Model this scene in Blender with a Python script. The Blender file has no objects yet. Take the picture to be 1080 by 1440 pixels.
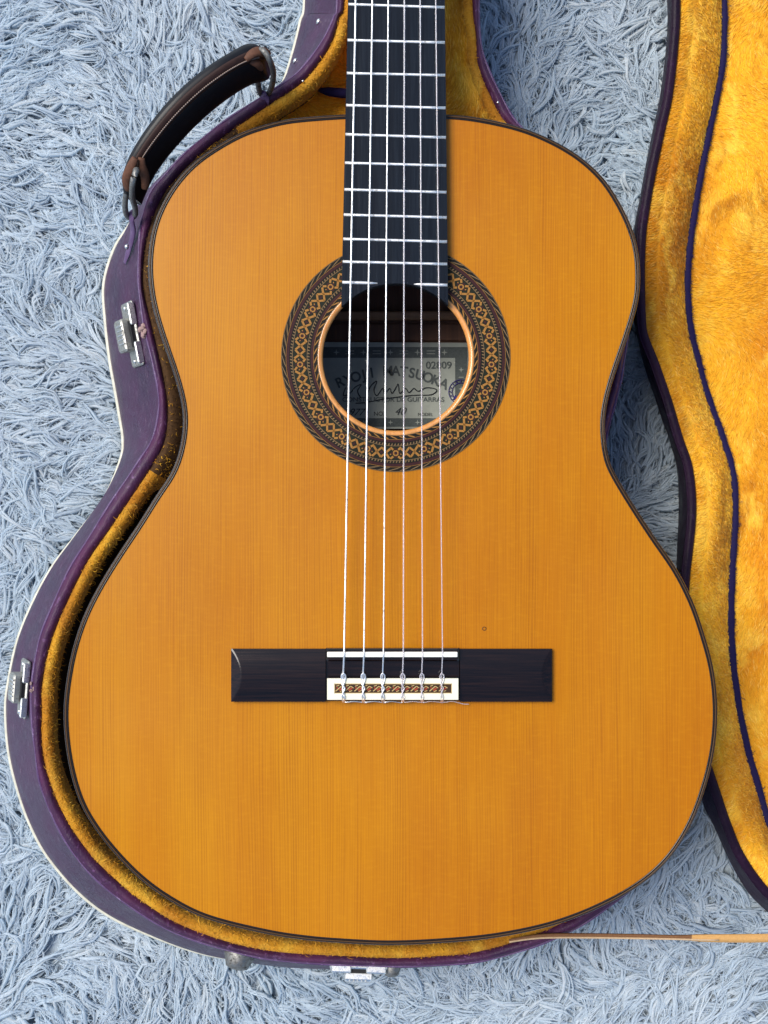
import bpy, math, random
import numpy as np
from mathutils import Vector, Matrix
random.seed(7); np.random.seed(7)
R = math.radians
S = bpy.context.scene
C = S.collection

# ---------------------------------------------------------------- camera, sky, sun, exposure
U = 0.0004            # metres per photo pixel on the soundboard plane
ZT = 0.125            # height of the soundboard above the carpet
D = 0.65              # camera above soundboard
cam_d = bpy.data.cameras.new('camera'); cam = bpy.data.objects.new('camera', cam_d); C.objects.link(cam)
cam.location = (0, 0, ZT + D); cam_d.sensor_fit = 'VERTICAL'; cam_d.sensor_height = 36
cam_d.lens = 36 * D / (1440 * U); cam_d.clip_start = .01; cam_d.clip_end = 50
S.camera = cam
SUN_TRAVEL = Vector((1.0, -.55, -1.7)).normalized()
sun_from = -SUN_TRAVEL
w = bpy.data.worlds.new('World'); S.world = w; w.use_nodes = True
nt = w.node_tree; sky = nt.nodes.new('ShaderNodeTexSky'); sky.sky_type = 'NISHITA'; sky.sun_disc = False
sky.sun_elevation = math.asin(sun_from.z); sky.sun_rotation = math.atan2(sun_from.x, sun_from.y)
sky.air_density = 1.0; sky.dust_density = 1.2; sky.ozone_density = 1.0
nt.links.new(sky.outputs[0], nt.nodes['Background'].inputs[0]); nt.nodes['Background'].inputs[1].default_value = .070
sl = bpy.data.lights.new('sun', 'SUN'); sl.energy = 1.5; sl.angle = R(34); sl.color = (1, .95, .87)
so = bpy.data.objects.new('sun', sl); C.objects.link(so); so.location = sun_from * 3
so.rotation_euler = SUN_TRAVEL.to_track_quat('-Z', 'Y').to_euler()
S.view_settings.view_transform = 'Standard'; S.view_settings.look = 'None'; S.view_settings.gamma = 1
S.view_settings.exposure = 1.42

def P(px, py, z):
    f = U * (ZT + D - z) / D
    return ((px - 540) * f, (720 - py) * f, z)

# ---------------------------------------------------------------- helpers
def link(o, parent=None):
    C.objects.link(o)
    if parent is not None:
        o.parent = parent
        if parent.type == 'EMPTY': o.matrix_parent_inverse = Matrix.Translation(-parent.location)
    return o
def mesh(name, V, F, mat, parent=None, smooth=True, kind=None, label=None, loc=None, sharp=None):
    me = bpy.data.meshes.new(name); me.from_pydata([tuple(v) for v in V], [], [tuple(f) for f in F])
    me.materials.append(mat)
    if smooth: me.shade_smooth()
    if sharp is not None: me.set_sharp_from_angle(angle=R(sharp))
    me.update()
    o = bpy.data.objects.new(name, me)
    if loc is not None: o.location = loc
    link(o, parent)
    if kind: o['kind'] = kind
    if label: o['label'] = label
    return o
def copy_part(src, loc, rz=0, parent=None):
    o = src.copy(); C.objects.link(o)
    if parent is not None: o.parent = parent
    o.location = loc; o.rotation_euler = (0, 0, rz)
    for ch in src.children:
        c = ch.copy(); C.objects.link(c); c.parent = o
    return o
def cr(pts, n=4, closed=False):
    """Catmull-Rom through rows of any width, n samples per span."""
    A = np.array(pts, float); N = len(A); out = []
    for i in range(N if closed else N - 1):
        if closed: p0, p1, p2, p3 = A[i-1], A[i], A[(i+1) % N], A[(i+2) % N]
        else: p0, p1, p2, p3 = A[max(i-1, 0)], A[i], A[i+1], A[min(i+2, N-1)]
        for k in range(n):
            t = k / n
            out.append(.5 * (2*p1 + (p2-p0)*t + (2*p0-5*p1+4*p2-p3)*t*t + (3*p1-p0-3*p2+p3)*t**3))
    if not closed: out.append(A[-1])
    return np.array(out)
def grid(rows, cu=False, cv=False):
    """rows: list of equal-length lists of points -> V, F"""
    V = [tuple(p) for r in rows for p in r]; m = len(rows[0]); n = len(rows); F = []
    for i in range(n if cv else n - 1):
        for j in range(m if cu else m - 1):
            a = i*m + j; b = i*m + (j+1) % m; c = ((i+1) % n)*m + (j+1) % m; d = ((i+1) % n)*m + j
            F.append((a, b, c, d))
    return V, F
def tube(path, rad, sides=8, flat=1.0, closed=False, up=(0, 0, 1)):
    path = [Vector(p) for p in path]; n = len(path); V = []; F = []
    for i, p in enumerate(path):
        if closed: t = path[(i+1) % n] - path[i-1]
        else: t = path[min(i+1, n-1)] - path[max(i-1, 0)]
        t.normalize(); s = t.cross(Vector(up))
        if s.length < 1e-4: s = t.cross(Vector((0, 1, 0)))
        s.normalize(); q = s.cross(t)
        r = rad[i] if hasattr(rad, '__len__') else rad
        for k in range(sides):
            a = 2*math.pi*k/sides; V.append(p + s*math.cos(a)*r + q*math.sin(a)*r*flat)
    for i in range(n if closed else n - 1):
        for k in range(sides):
            a = i*sides + k; b = i*sides + (k+1) % sides; j = (i+1) % n
            F.append((a, b, j*sides + (k+1) % sides, j*sides + k))
    if not closed:
        F.append(tuple(range(sides))[::-1]); F.append(tuple((n-1)*sides + k for k in range(sides)))
    return V, F
class MB:
    def __init__(s): s.V = []; s.F = []
    def add(s, V, F):
        o = len(s.V); s.V += [tuple(v) for v in V]; s.F += [tuple(i + o for i in f) for f in F]; return s
    def build(s, name, mat, parent=None, **k): return mesh(name, s.V, s.F, mat, parent, **k)
def obox(c, ax, ay, az, sx, sy, sz, bev=.0):
    """oriented bevelled box: c centre, ax/ay/az unit axes, half sizes."""
    c = Vector(c); b = min(bev, sx*.9, sy*.9, sz*.9)
    if b <= 0:
        V = [c + ax*sx*i + ay*sy*j + az*sz*k for i in (-1, 1) for j in (-1, 1) for k in (-1, 1)]
        return V, [(0,1,3,2),(4,6,7,5),(0,4,5,1),(2,3,7,6),(0,2,6,4),(1,5,7,3)]
    V = []; F = []
    lay = [(-sz, b), (-sz + b, 0), (sz - b, 0), (sz, b)]
    for z, ins in lay:
        X = sx - ins; Y = sy - ins
        for x, y in ((-X, -Y+b), (-X+b, -Y), (X-b, -Y), (X, -Y+b), (X, Y-b), (X-b, Y), (-X+b, Y), (-X, Y-b)):
            V.append(c + ax*x + ay*y + az*z)
    for i in range(3):
        for k in range(8): F.append((i*8+k, i*8+(k+1) % 8, (i+1)*8+(k+1) % 8, (i+1)*8+k))
    F.append(tuple(range(8))[::-1]); F.append(tuple(range(24, 32)))
    return V, F
X_, Y_, Z_ = Vector((1,0,0)), Vector((0,1,0)), Vector((0,0,1))
def pbox(x0, y0, x1, y1, z0, z1, bev=0):
    """box given by photo-plane extents, between heights z0, z1 (extents read at z1)."""
    a = P(x0, y0, z1); b = P(x1, y1, z1)
    return obox(((a[0]+b[0])/2, (a[1]+b[1])/2, (z0+z1)/2), X_, Y_, Z_, abs(b[0]-a[0])/2, abs(b[1]-a[1])/2, (z1-z0)/2, bev)

# ---------------------------------------------------------------- materials
class M:
    def __init__(s, name, col, rough=.5, metal=0, coat=0, spec=.5):
        s.m = bpy.data.materials.new(name); s.m.use_nodes = True; s.t = s.m.node_tree; s.N = s.t.nodes; s.L = s.t.links
        s.b = s.N['Principled BSDF']; s.set('Base Color', (*col, 1)); s.set('Roughness', rough); s.set('Metallic', metal)
        s.set('Coat Weight', coat); s.set('Specular IOR Level', spec); s._c = None
    def set(s, k, v): s.b.inputs[k].default_value = v; return s
    def node(s, typ, ins=None, **kw):
        n = s.N.new(typ)
        for k, v in kw.items(): setattr(n, k, v)
        for k, v in (ins or {}).items():
            if isinstance(v, bpy.types.NodeSocket): s.L.new(v, n.inputs[k])
            else: n.inputs[k].default_value = v
        return n
    def coord(s, scale=(1,1,1), rot=(0,0,0)):
        if s._c is None: s._c = s.node('ShaderNodeTexCoord').outputs['Object']
        return s.node('ShaderNodeMapping', {'Vector': s._c, 'Scale': scale, 'Rotation': rot}).outputs[0]
    def noise(s, scale, vec=None, detail=4, rough=.55, dist=0):
        return s.node('ShaderNodeTexNoise', {'Vector': vec or s.coord(), 'Scale': scale, 'Detail': detail, 'Roughness': rough, 'Distortion': dist}).outputs['Fac']
    def ramp(s, fac, stops, interp='LINEAR'):
        n = s.node('ShaderNodeValToRGB', {'Fac': fac}); n.color_ramp.interpolation = interp
        e = n.color_ramp.elements
        while len(e) < len(stops): e.new(.5)
        for i, (p, c) in enumerate(stops): e[i].position = p; e[i].color = (*c, 1) if len(c) == 3 else c
        return n.outputs[0]
    def mix(s, fac, a, b, mode='MIX'):
        n = s.node('ShaderNodeMix', data_type='RGBA', blend_type=mode)
        for i, v in ((0, fac), (6, a), (7, b)):
            if isinstance(v, bpy.types.NodeSocket): s.L.new(v, n.inputs[i])
            elif i == 0: n.inputs[0].default_value = v
            else: n.inputs[i].default_value = (*v, 1)
        return n.outputs[2]
    def math(s, op, a, b=0.0, c=0.0):
        n = s.node('ShaderNodeMath', operation=op)
        for i, v in enumerate((a, b, c)):
            if isinstance(v, bpy.types.NodeSocket): s.L.new(v, n.inputs[i])
            else: n.inputs[i].default_value = v
        return n.outputs[0]
    def to(s, k, sock): s.L.new(sock, s.b.inputs[k]); return s
    def bump(s, h, dist, strength=1):
        n = s.node('ShaderNodeBump', {'Height': h, 'Distance': dist, 'Strength': strength}); s.L.new(n.outputs[0], s.b.inputs['Normal']); return s

def wood_top():
    m = M('cedar_soundboard', (.6, .25, .03), .34, coat=.08, spec=.18)
    m.set('Coat Roughness', .12)
    big = m.noise(4.5, m.coord((1, .6, 1)), 4, .6)
    warp = m.noise(9, m.coord((1, .25, 1)), 2)
    sx = m.node('ShaderNodeSeparateXYZ', {0: m.coord()}).outputs[0]
    # growth rings: near-regular lines ~1.7 mm apart, running down the top
    wf = m.noise(170, m.coord((1, .02, 1)), 2)
    x1 = m.math('MULTIPLY_ADD', wf, .0035, m.math('MULTIPLY_ADD', warp, .012, sx))
    ln = m.math('SINE', m.math('MULTIPLY', x1, 2*math.pi/.00150))
    ln = m.math('POWER', m.math('MULTIPLY_ADD', ln, .5, .5), 2.2)
    amp = m.noise(260, m.coord((1, .012, 1)), 2)
    amp2 = m.noise(28, m.coord((1, .05, 1)), 2)
    fine = m.noise(1500, m.coord((1, .02, 1)), 3)
    line = m.math('MULTIPLY', ln, m.ramp(amp, [(.3, (.15,)*3), (.7, (1,)*3)]))
    line = m.math('MULTIPLY', line, m.ramp(amp2, [(.3, (.45,)*3), (.7, (1,)*3)]))
    band = m.noise(45, m.coord((1, .03, 1)), 3)
    base = m.mix(m.ramp(big, [(.38, (0,)*3), (.62, (1,)*3)]), (.47, .182, .0035), (.375, .116, .002))
    base = m.mix(m.ramp(band, [(.35, (0,)*3), (.7, (.55,)*3)]), base, (.42, .135, .002))
    c = m.mix(m.math('MULTIPLY', line, .64), base, (.24, .065, .003))
    c = m.mix(m.math('MULTIPLY', m.ramp(fine, [(.45, (0,)*3), (.7, (1,)*3)]), .22), c, (.60, .24, .003))
    silk = m.noise(240, m.coord((.6, 2.2, 1)), 3)
    c = m.mix(m.math('MULTIPLY', m.ramp(silk, [(.5, (0,)*3), (.72, (1,)*3)]), .10), c, (.64, .28, .008))
    m.to('Base Color', c)
    rr = m.noise(14, None, 5)
    m.to('Roughness', m.ramp(rr, [(.3, (.27,)*3), (.7, (.42,)*3)]))
    return m.bump(m.math('ADD', m.math('MULTIPLY', line, -.6), m.math('MULTIPLY', fine, .5)), .00003, .7).m
def streaky(name, a, b, rough, axis='y', coat=0, bump=.00004, sc=600, spec=.4):
    m = M(name, a, rough, coat=coat, spec=spec)
    v = m.coord((1, .03, 1)) if axis == 'y' else m.coord((.03, 1, 1))
    n = m.noise(sc, v, 4, .65); n2 = m.noise(sc*.22, v, 3)
    c = m.mix(m.ramp(n, [(.35, (0,)*3), (.7, (1,)*3)]), a, b)
    c = m.mix(m.ramp(n2, [(.4, (0,)*3), (.7, (.6,)*3)]), c, tuple(x*.6 for x in a))
    m.to('Base Color', c); m.to('Roughness', m.ramp(n, [(.2, (rough*.8,)*3), (.8, (rough*1.5,)*3)]))
    return m.bump(n, bump, .8).m
def vinyl(name, a, b, wear, rough=.38, spec=.32):
    m = M(name, a, rough, coat=.03, spec=spec)
    n = m.noise(40, None, 6, .62); lea = m.noise(900, None, 2)
    wr = m.noise(120, m.coord((1, .5, 1)), 5, .7, 1.0)
    c = m.mix(m.ramp(n, [(.35, (0,)*3), (.68, (1,)*3)]), a, b)
    sc = m.noise(260, m.coord((1, .6, 1)), 6, .75, .6)
    c = m.mix(m.ramp(sc, [(.57, (0,)*3), (.70, (.7,)*3)]), c, wear)
    m.to('Base Color', c); m.to('Roughness', m.ramp(n, [(.3, (rough*.8,)*3), (.7, (rough*1.4,)*3)]))
    return m.bump(m.math('ADD', m.math('MULTIPLY', lea, .35), wr), .0010, .75).m
def plush_mat(name, attr=True, old=0):
    m = M(name, (.8, .4, .05), .85, spec=.15)
    m.set('Sheen Weight', .25); m.set('Sheen Tint', (1, .75, .3, 1))
    big = m.noise(16, m.coord((1, .6, 1)), 3, .6, .5)
    mid = m.noise(60, m.coord((1, .7, 1)), 3, .6, .4)
    c = m.mix(m.ramp(big, [(.36, (0,)*3), (.62, (1,)*3)]), (.60, .215, .006), (.95, .48, .022))
    c = m.mix(m.ramp(mid, [(.48, (0,)*3), (.68, (.7,)*3)]), c, (.98, .64, .07))
    c = m.mix(m.ramp(m.noise(38, m.coord((1, .5, 1)), 3, .6, .8), [(.54, (0,)*3), (.70, (.75,)*3)]), c, (.38, .115, .004))
    c = m.mix(m.ramp(m.noise(9, m.coord((1.4, .5, 1)), 2), [(.60, (0,)*3), (.72, (.6,)*3)]), c, (.80, .26, .012))
    if attr:
        at = m.node('ShaderNodeAttribute', attribute_name='tint').outputs['Fac']
        c = m.mix(m.ramp(at, [(0, (.55,)*3), (.45, (0,)*3)]), c, (.45, .17, .01))
        c = m.mix(m.ramp(at, [(.72, (0,)*3), (1, (.35,)*3)]), c, (.97, .70, .20))
    else:
        c = m.mix(.25, c, (.5, .2, .015))
        m.bump(m.noise(700, None, 3), .0012, .8)
    if old: c = m.mix(old, c, (.17, .085, .018))
    m.to('Base Color', c)
    return m.m
def carpet_mat(name, pile):
    m = M(name, (.45, .56, .68), .75, spec=.2)
    m.set('Sheen Weight', .3)
    big = m.noise(7, None, 3)
    c = m.mix(m.ramp(big, [(.35, (0,)*3), (.65, (1,)*3)]), (.71, .82, .90), (.77, .85, .91))
    if pile:
        at = m.node('ShaderNodeAttribute', attribute_name='tint').outputs['Fac']
        c = m.mix(m.ramp(at, [(0, (.6,)*3), (.5, (0,)*3)]), c, (.55, .65, .75))
        c = m.mix(m.ramp(at, [(.6, (0,)*3), (1, (.6,)*3)]), c, (.89, .93, .95))
    m.to('Base Color', c)
    if pile:
        m.bump(m.noise(1100, m.coord((1, 1, .3)), 3, .7), .0006, .8)
        # light coming through the thin yarn
        tr = m.node('ShaderNodeBsdfTranslucent', {'Color': c}); mx = m.node('ShaderNodeMixShader', {0: .55, 1: m.b.outputs[0], 2: tr.outputs[0]})
        m.L.new(mx.outputs[0], m.N['Material Output'].inputs[0])
    return m.m
def metal(name, col, rough=.35, spots=True):
    m = M(name, col, rough, metal=1)
    n = m.noise(500, None, 6, .7)
    m.to('Base Color', m.mix(m.ramp(n, [(.5, (0,)*3), (.72, (1,)*3)]), col, tuple(x*.35 for x in col)))
    m.to('Roughness', m.ramp(n, [(.3, (rough*.7,)*3), (.7, (min(1, rough*2),)*3)]))
    return m.bump(n, .0001, .4).m
def plain(name, col, rough=.5, coat=0, noise=.25, sc=200, metal=0, spec=.25):
    m = M(name, col, rough, metal=metal, coat=coat, spec=spec)
    n = m.noise(sc, None, 5, .65)
    m.to('Base Color', m.mix(m.math('MULTIPLY', m.ramp(n, [(.35, (0,)*3), (.7, (1,)*3)]), noise), col, tuple(x*.45 for x in col)))
    return m.bump(n, .00005, .5).m

MAT = dict(
    top=wood_top(),
    edge_wood=streaky('soundhole_edge_wood', (.74, .33, .09), (.55, .2, .035), .25, 'y', .6),
    rib=streaky('rosewood_side', (.035, .016, .010), (.07, .028, .014), .16, 'x', .8),
    back=streaky('rosewood_back_inside', (.11, .05, .03), (.18, .085, .05), .6, 'y'),
    brace=streaky('brace_wood', (.42, .24, .13), (.30, .15, .08), .6, 'x'),
    binding=plain('dark_binding', (.014, .009, .006), .18, .25, .3, 400),
    purfling=plain('brown_purfling', (.075, .036, .012), .35, .0, .3, 700),
    ebony=streaky('ebony_fretboard', (.0010, .0022, .0045), (.0045, .0085, .014), .15, 'y', 0, .00003, 900, .42),  # blue of the reflected sky is put into the ebony colour
    bridge=streaky('rosewood_bridge', (.0025, .002, .003), (.018, .008, .006), .12, 'x', .25, .00003, 900, .3),
    neck=streaky('mahogany_neck', (.22, .08, .03), (.12, .04, .018), .3, 'y', .4),
    fret=metal('fret_nickel', (.95, .93, .90), .40),
    bone=plain('white_bone', (.82, .80, .72), .3, .2, .1),
    ivory=plain('cream_tie_plate', (.80, .76, .58), .32, .2, .12),
    bass=metal('silver_wound_string', (.93, .93, .92), .30),
    chrome=metal('worn_nickel', (.50, .49, .44), .38),
    chrome_b=metal('bright_nickel', (.8, .8, .78), .25),
    dmetal=metal('dull_grey_ring', (.25, .245, .23), .48),
    dark=plain('black_recess', (.01, .01, .012), .6),
    vinyl=vinyl('purple_vinyl', (.032, .013, .040), (.056, .021, .058), (.19, .13, .19), .40),
    rimv=vinyl('purple_rim_leather', (.030, .008, .036), (.068, .012, .052), (.22, .10, .25), .50),
    welt=vinyl('worn_highlit_welt', (.12, .07, .155), (.07, .03, .10), (.32, .23, .38), .35),  # lighter purple: crease highlight put into the welt colour; ring tabs reuse it
    lidv=vinyl('shaded_lid_leather', (.010, .004, .013), (.020, .005, .021), (.05, .02, .06), .5, .12),  # case purple darkened: the shadow on the lid is put into the colour
    lipdark=plain('dark_inner_lining', (.030, .017, .006), .9, 0, .4, 400),  # near-black brown lining below the plush lip
    piping=plain('cream_piping', (.64, .62, .50), .5, .1, .5, 150),
    shaded_plush=plain('shaded_brown_plush', (.075, .036, .012), .9, 0, .9, 500),  # plush darkened: shade beside the guitar put into the colour
    plush=plush_mat('amber_plush_backing', False), pile=plush_mat('amber_plush_pile', True),
    oldpile=plush_mat('faded_old_plush', True, .22), oldplush=plush_mat('faded_old_backing', False, .4),
    navy=plain('navy_piping', (.011, .006, .052), .8, 0, .5, 900),
    carpet=plain('carpet_backing', (.45, .53, .60), .9, 0, .3, 300), cpile=carpet_mat('carpet_pile', True),
    leather=plain('worn_brown_leather', (.034, .014, .010), .6, .0, .7, 260),
    leather_b=plain('black_leather', (.007, .007, .009), .42, .05, .4, 300),
    leather_w=plain('scuffed_tan_leather', (.13, .055, .030), .6, 0, .8, 500),
    thread=plain('pale_thread', (.36, .27, .22), .7),
    strap=plain('tan_ribbon', (.66, .36, .12), .6, 0, .45, 900),
    paper=plain('label_paper', (.46, .49, .43), .75, 0, .35, 60),
    ink=plain('black_ink', (.05, .055, .06), .7, 0, .6, 900), grey_ink=plain('grey_ink', (.13, .15, .145), .7, 0, .6, 900),
    violet_ink=plain('violet_stamp_ink', (.07, .05, .26), .7),
    ro_base=plain('rosette_dark', (.009, .008, .006), .55, 0, .3, 500, spec=.12),
    ro_green=plain('rosette_green_black', (.012, .015, .008), .55, 0, .5, 700, spec=.12),
    ro_purple=plain('rosette_purple', (.040, .012, .013), .55, 0, .35, 700, spec=.12),
    ro_tan=plain('rosette_tan', (.34, .155, .035), .55, 0, .45, 500, spec=.12),
    ro_light=plain('rosette_pale', (.20, .125, .055), .55, 0, .4, 700, spec=.12),
    ro_red=plain('inlay_red', (.32, .05, .02), .3, .3),
    patch=plain('frayed_pink_leather', (.36, .24, .22), .8, 0, .6, 800),
)
ny = M('clear_nylon_string', (.86, .80, .84), .12); ny.set('Transmission Weight', .7); ny.set('IOR', 1.5)
MAT['nylon'] = ny.m

# ---------------------------------------------------------------- thousands of fibres in one mesh
def fibres(name, root, nrm, dr, L, W, lift, curl, K, sides, mat, parent=None, taper=.25, tint=None, twist=None):
    n = len(root); nrm = nrm / np.linalg.norm(nrm, axis=1)[:, None]
    dr = dr - nrm * (dr*nrm).sum(1)[:, None]; dr /= np.linalg.norm(dr, axis=1)[:, None]
    sd = np.cross(nrm, dr); s = np.linspace(0, 1, K + 1); P0 = root.copy(); pts = [P0]
    for k in range(K):
        sm = (s[k] + s[k+1]) / 2
        a = curl * (sm - .3) * 2
        if twist is not None: a = a + twist[0] * np.sin(twist[1] + sm * 6)
        el = lift * (1 - 2.0 * sm)                 # rises, then droops
        v = (dr*np.cos(a)[:, None] + sd*np.sin(a)[:, None]) * np.cos(el)[:, None] + nrm*np.sin(el)[:, None]
        P0 = P0 + v * (L / K)[:, None]; pts.append(P0)
    pts = np.stack(pts, 1)
    tan = np.gradient(pts, axis=1); tan /= np.linalg.norm(tan, axis=2)[..., None] + 1e-12
    side = np.cross(tan, nrm[:, None, :]); side /= np.linalg.norm(side, axis=2)[..., None] + 1e-9
    up = np.cross(side, tan)
    prof = (1 - (1 - taper) * s ** 2) * np.minimum(1, .55 + 2.5*s); prof[-1] *= .35
    r = W[:, None] * prof[None, :] / 2
    rings = []
    if sides == 2:
        ph = np.random.uniform(-.9, .9, n)[:, None]
        q = side*np.cos(ph)[..., None] + up*np.sin(ph)[..., None]
        rings = [pts - q*r[..., None], pts + q*r[..., None]]
    else:
        for k in range(sides):
            a = 2*math.pi*k/sides + math.pi/2
            rings.append(pts + (side*math.cos(a) + up*math.sin(a)*.75)*r[..., None])
    V = np.stack(rings, 2).reshape(-1, 3)              # n, K+1, sides
    base = (np.arange(n) * (K+1) * sides)[:, None, None]
    kk = (np.arange(K) * sides)[None, :, None]
    js = np.arange(1 if sides == 2 else sides)[None, None, :]
    j2 = (js + 1) % sides
    q = np.stack([base+kk+js, base+kk+j2, base+kk+sides+j2, base+kk+sides+js], -1).reshape(-1, 4)
    me = bpy.data.meshes.new(name); me.vertices.add(len(V)); me.vertices.foreach_set('co', V.astype(np.float32).ravel())
    me.loops.add(q.size); me.loops.foreach_set('vertex_index', q.astype(np.int32).ravel())
    me.polygons.add(len(q)); me.polygons.foreach_set('loop_start', (np.arange(len(q))*4).astype(np.int32))
    me.polygons.foreach_set('use_smooth', np.ones(len(q), bool))
    me.update(calc_edges=True); me.materials.append(mat)
    if tint is None: tint = np.random.rand(n)
    at = me.attributes.new('tint', 'FLOAT', 'POINT')
    at.data.foreach_set('value', np.repeat(tint, (K+1)*sides).astype(np.float32))
    o = bpy.data.objects.new(name, me); link(o, parent); o['kind'] = 'stuff'
    return o
def wob(x, y, seed, f):
    rs = np.random.RandomState(seed); v = 0
    for i in range(7):
        a = rs.uniform(0, 6.28); k = f * rs.uniform(.5, 2.2); v = v + np.sin((x*math.cos(a) + y*math.sin(a))*k + rs.uniform(0, 6.28)) / (1 + .3*i)
    return v
def inside(px, py, poly):
    poly = np.asarray(poly); r = np.zeros(len(px), bool); j = len(poly) - 1
    for i in range(len(poly)):
        xi, yi = poly[i]; xj, yj = poly[j]
        c = ((yi > py) != (yj > py)) & (px < (xj-xi)*(py-yi)/(yj-yi+1e-15) + xi)
        r ^= c; j = i
    return r
def sample_grid(rows, n):
    """random points on a grid surface with normals; rows as array (r, c, 3)"""
    G = np.array(rows); r, c, _ = G.shape
    a = G[:-1, :-1]; b = G[:-1, 1:]; d = G[1:, :-1]; e = G[1:, 1:]
    nr = np.cross(b-a, d-a); ar = np.linalg.norm(nr, axis=2).ravel(); nr = nr.reshape(-1, 3)
    id_ = np.random.choice(len(ar), n, p=ar/ar.sum()); u = np.random.rand(n, 1); v = np.random.rand(n, 1)
    A, B, Dd, E = (q.reshape(-1, 3)[id_] for q in (a, b, d, e))
    p = A*(1-u)*(1-v) + B*u*(1-v) + Dd*(1-u)*v + E*u*v
    nn = nr[id_]; nn = nn / (np.linalg.norm(nn, axis=1)[:, None] + 1e-15)
    nn[nn[:, 2] < 0] *= -1
    return p, nn, id_ // (c-1), id_ % (c-1)

# ================================================================ THE CASE
ZR = .083             # rim height
case = bpy.data.objects.new('guitar_case', None); case.location = P(545, 720, 0); C.objects.link(case)
case['label'] = 'worn purple case lying open with amber plush lining and leather handle, under the guitar'
case['category'] = 'guitar case'
T = [  # crease x,y | rim inner x,y | piping (base) x,y
(475,-300,486,-300,428,-300),(475,-150,486,-150,428,-150),(475,0,485,0,428,0),(470,25,478,25,422,31),(455,56,466,62,413,69),(430,91,443,97,400,112),
(406,113,418,122,388,135),(365,139,374,151,372,152),(315,172,323,186,322,185),(265,212,274,224,270,225),(232,247,243,256,232,256),
(212,272,224,285,203,285),(200,310,211,320,180,320),(196,352,203,358,160,352),(196,400,201,402,146,400),(202,452,211,448,148,452),
(213,500,222,494,154,505),(222,542,231,536,161,545),(224,577,236,577,168,585),(215,617,232,619,173,618),(195,650,215,654,170,645),
(161,700,186,698,148,698),(129,751,155,744,107,753),(97,803,124,789,73,798),(71,860,92,853,45,850),(55,904,72,904,24,903),
(46,960,60,960,11,965),(45,1000,59,1000,8,1000),(50,1055,60,1055,12,1055),(58,1104,72,1104,24,1107),(78,1155,94,1153,42,1158),
(107,1204,127,1201,67,1204),(142,1242,163,1237,110,1254),(182,1273,200,1267,158,1290),(235,1306,245,1296,225,1320),
(291,1327,300,1318,288,1341),(347,1342,352,1332,345,1349),(402,1351,405,1340,402,1356),(480,1356,480,1344,480,1357),
(551,1358,551,1347,551,1352),(607,1357,607,1345,607,1348),(676,1351,668,1339,671,1340),(740,1334,730,1322,732,1322),(798,1311,788,1299,788,1299),
(841,1285,832,1273,0,0),(890,1248,880,1238,0,0),(935,1200,924,1192,0,0),(966,1145,954,1140,0,0),(988,1085,976,1082,0,0),(997,1025,985,1024,0,0),
(998,970,986,972,0,0),(988,910,976,914,0,0),(970,855,958,860,0,0),(945,805,933,811,0,0),(915,760,903,767,0,0),(882,712,870,718,0,0),
(858,668,846,672,0,0),(850,630,838,630,0,0),(857,595,845,592,0,0),(866,560,854,556,0,0),(872,537,860,532,0,0),(878,501,866,497,0,0),
(882,470,870,468,0,0),(888,430,876,430,0,0),(886,380,874,382,0,0),(874,325,862,330,0,0),(850,280,840,287,0,0),(815,245,806,253,0,0),
(775,212,765,219,0,0),(728,175,711,172,0,0),(703,133,690,136,0,0),(683,89,672,92,0,0),(674,50,669,50,0,0),(673,0,664,0,0,0),(673,-150,664,-150,0,0),(673,-300,664,-300,0,0)]
rows = []
for a in T:
    a = list(a)
    if a[4] == 0 and a[5] == 0:                     # far side: the wall drops straight down out of sight
        c = P(a[0], a[1], ZR); a[4] = 540 + c[0]*.975/(U*(ZT+D)/D); a[5] = 720 - c[1]*.985/(U*(ZT+D)/D)
    rows.append(a)
CS = cr(rows, 6); NC = len(CS)
crease = np.array([P(r[0], r[1], ZR) for r in CS]); rin = np.array([P(r[2], r[3], ZR) for r in CS]); base = np.array([P(r[4], r[5], .004) for r in CS])
s_ = np.linspace(0, 1, NC)
jit = .0003*np.sin(np.arange(NC)*.9) + .00025*np.sin(np.arange(NC)*2.3+1)
def case_wall(i, v):
    """point on outer wall of the case, v 0 crease..1 base"""
    a = crease[i]; b = base[i]; p = a + (b - a)*v
    out = Vector((b[0]-a[0], b[1]-a[1], 0)); 
    bul = math.sin(math.pi*v) * .0035
    o2 = OUT[i]
    return np.array([p[0] + o2[0]*bul, p[1] + o2[1]*bul, p[2] - .001*math.sin(math.pi*v)])
tg = np.gradient(crease, axis=0); tg /= np.linalg.norm(tg, axis=1)[:, None]
OUT = np.stack([tg[:, 1], -tg[:, 0], tg[:, 2]*0], 1)       # outward normal (path runs down the left side)
if OUT[int(NC*.4)][0] > 0 and CS[int(NC*.3)][0] < 300: OUT = -OUT
# make sure it points away from the middle
cen = crease.mean(0)
if ((crease - cen) * OUT).sum() < 0: OUT = -OUT
wall_rows = [[case_wall(i, v) for i in range(NC)] for v in np.linspace(0, 1, 9)]
V, F = grid(wall_rows)
shell = mesh('shell_wall', V, F, MAT['vinyl'], case)
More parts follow.
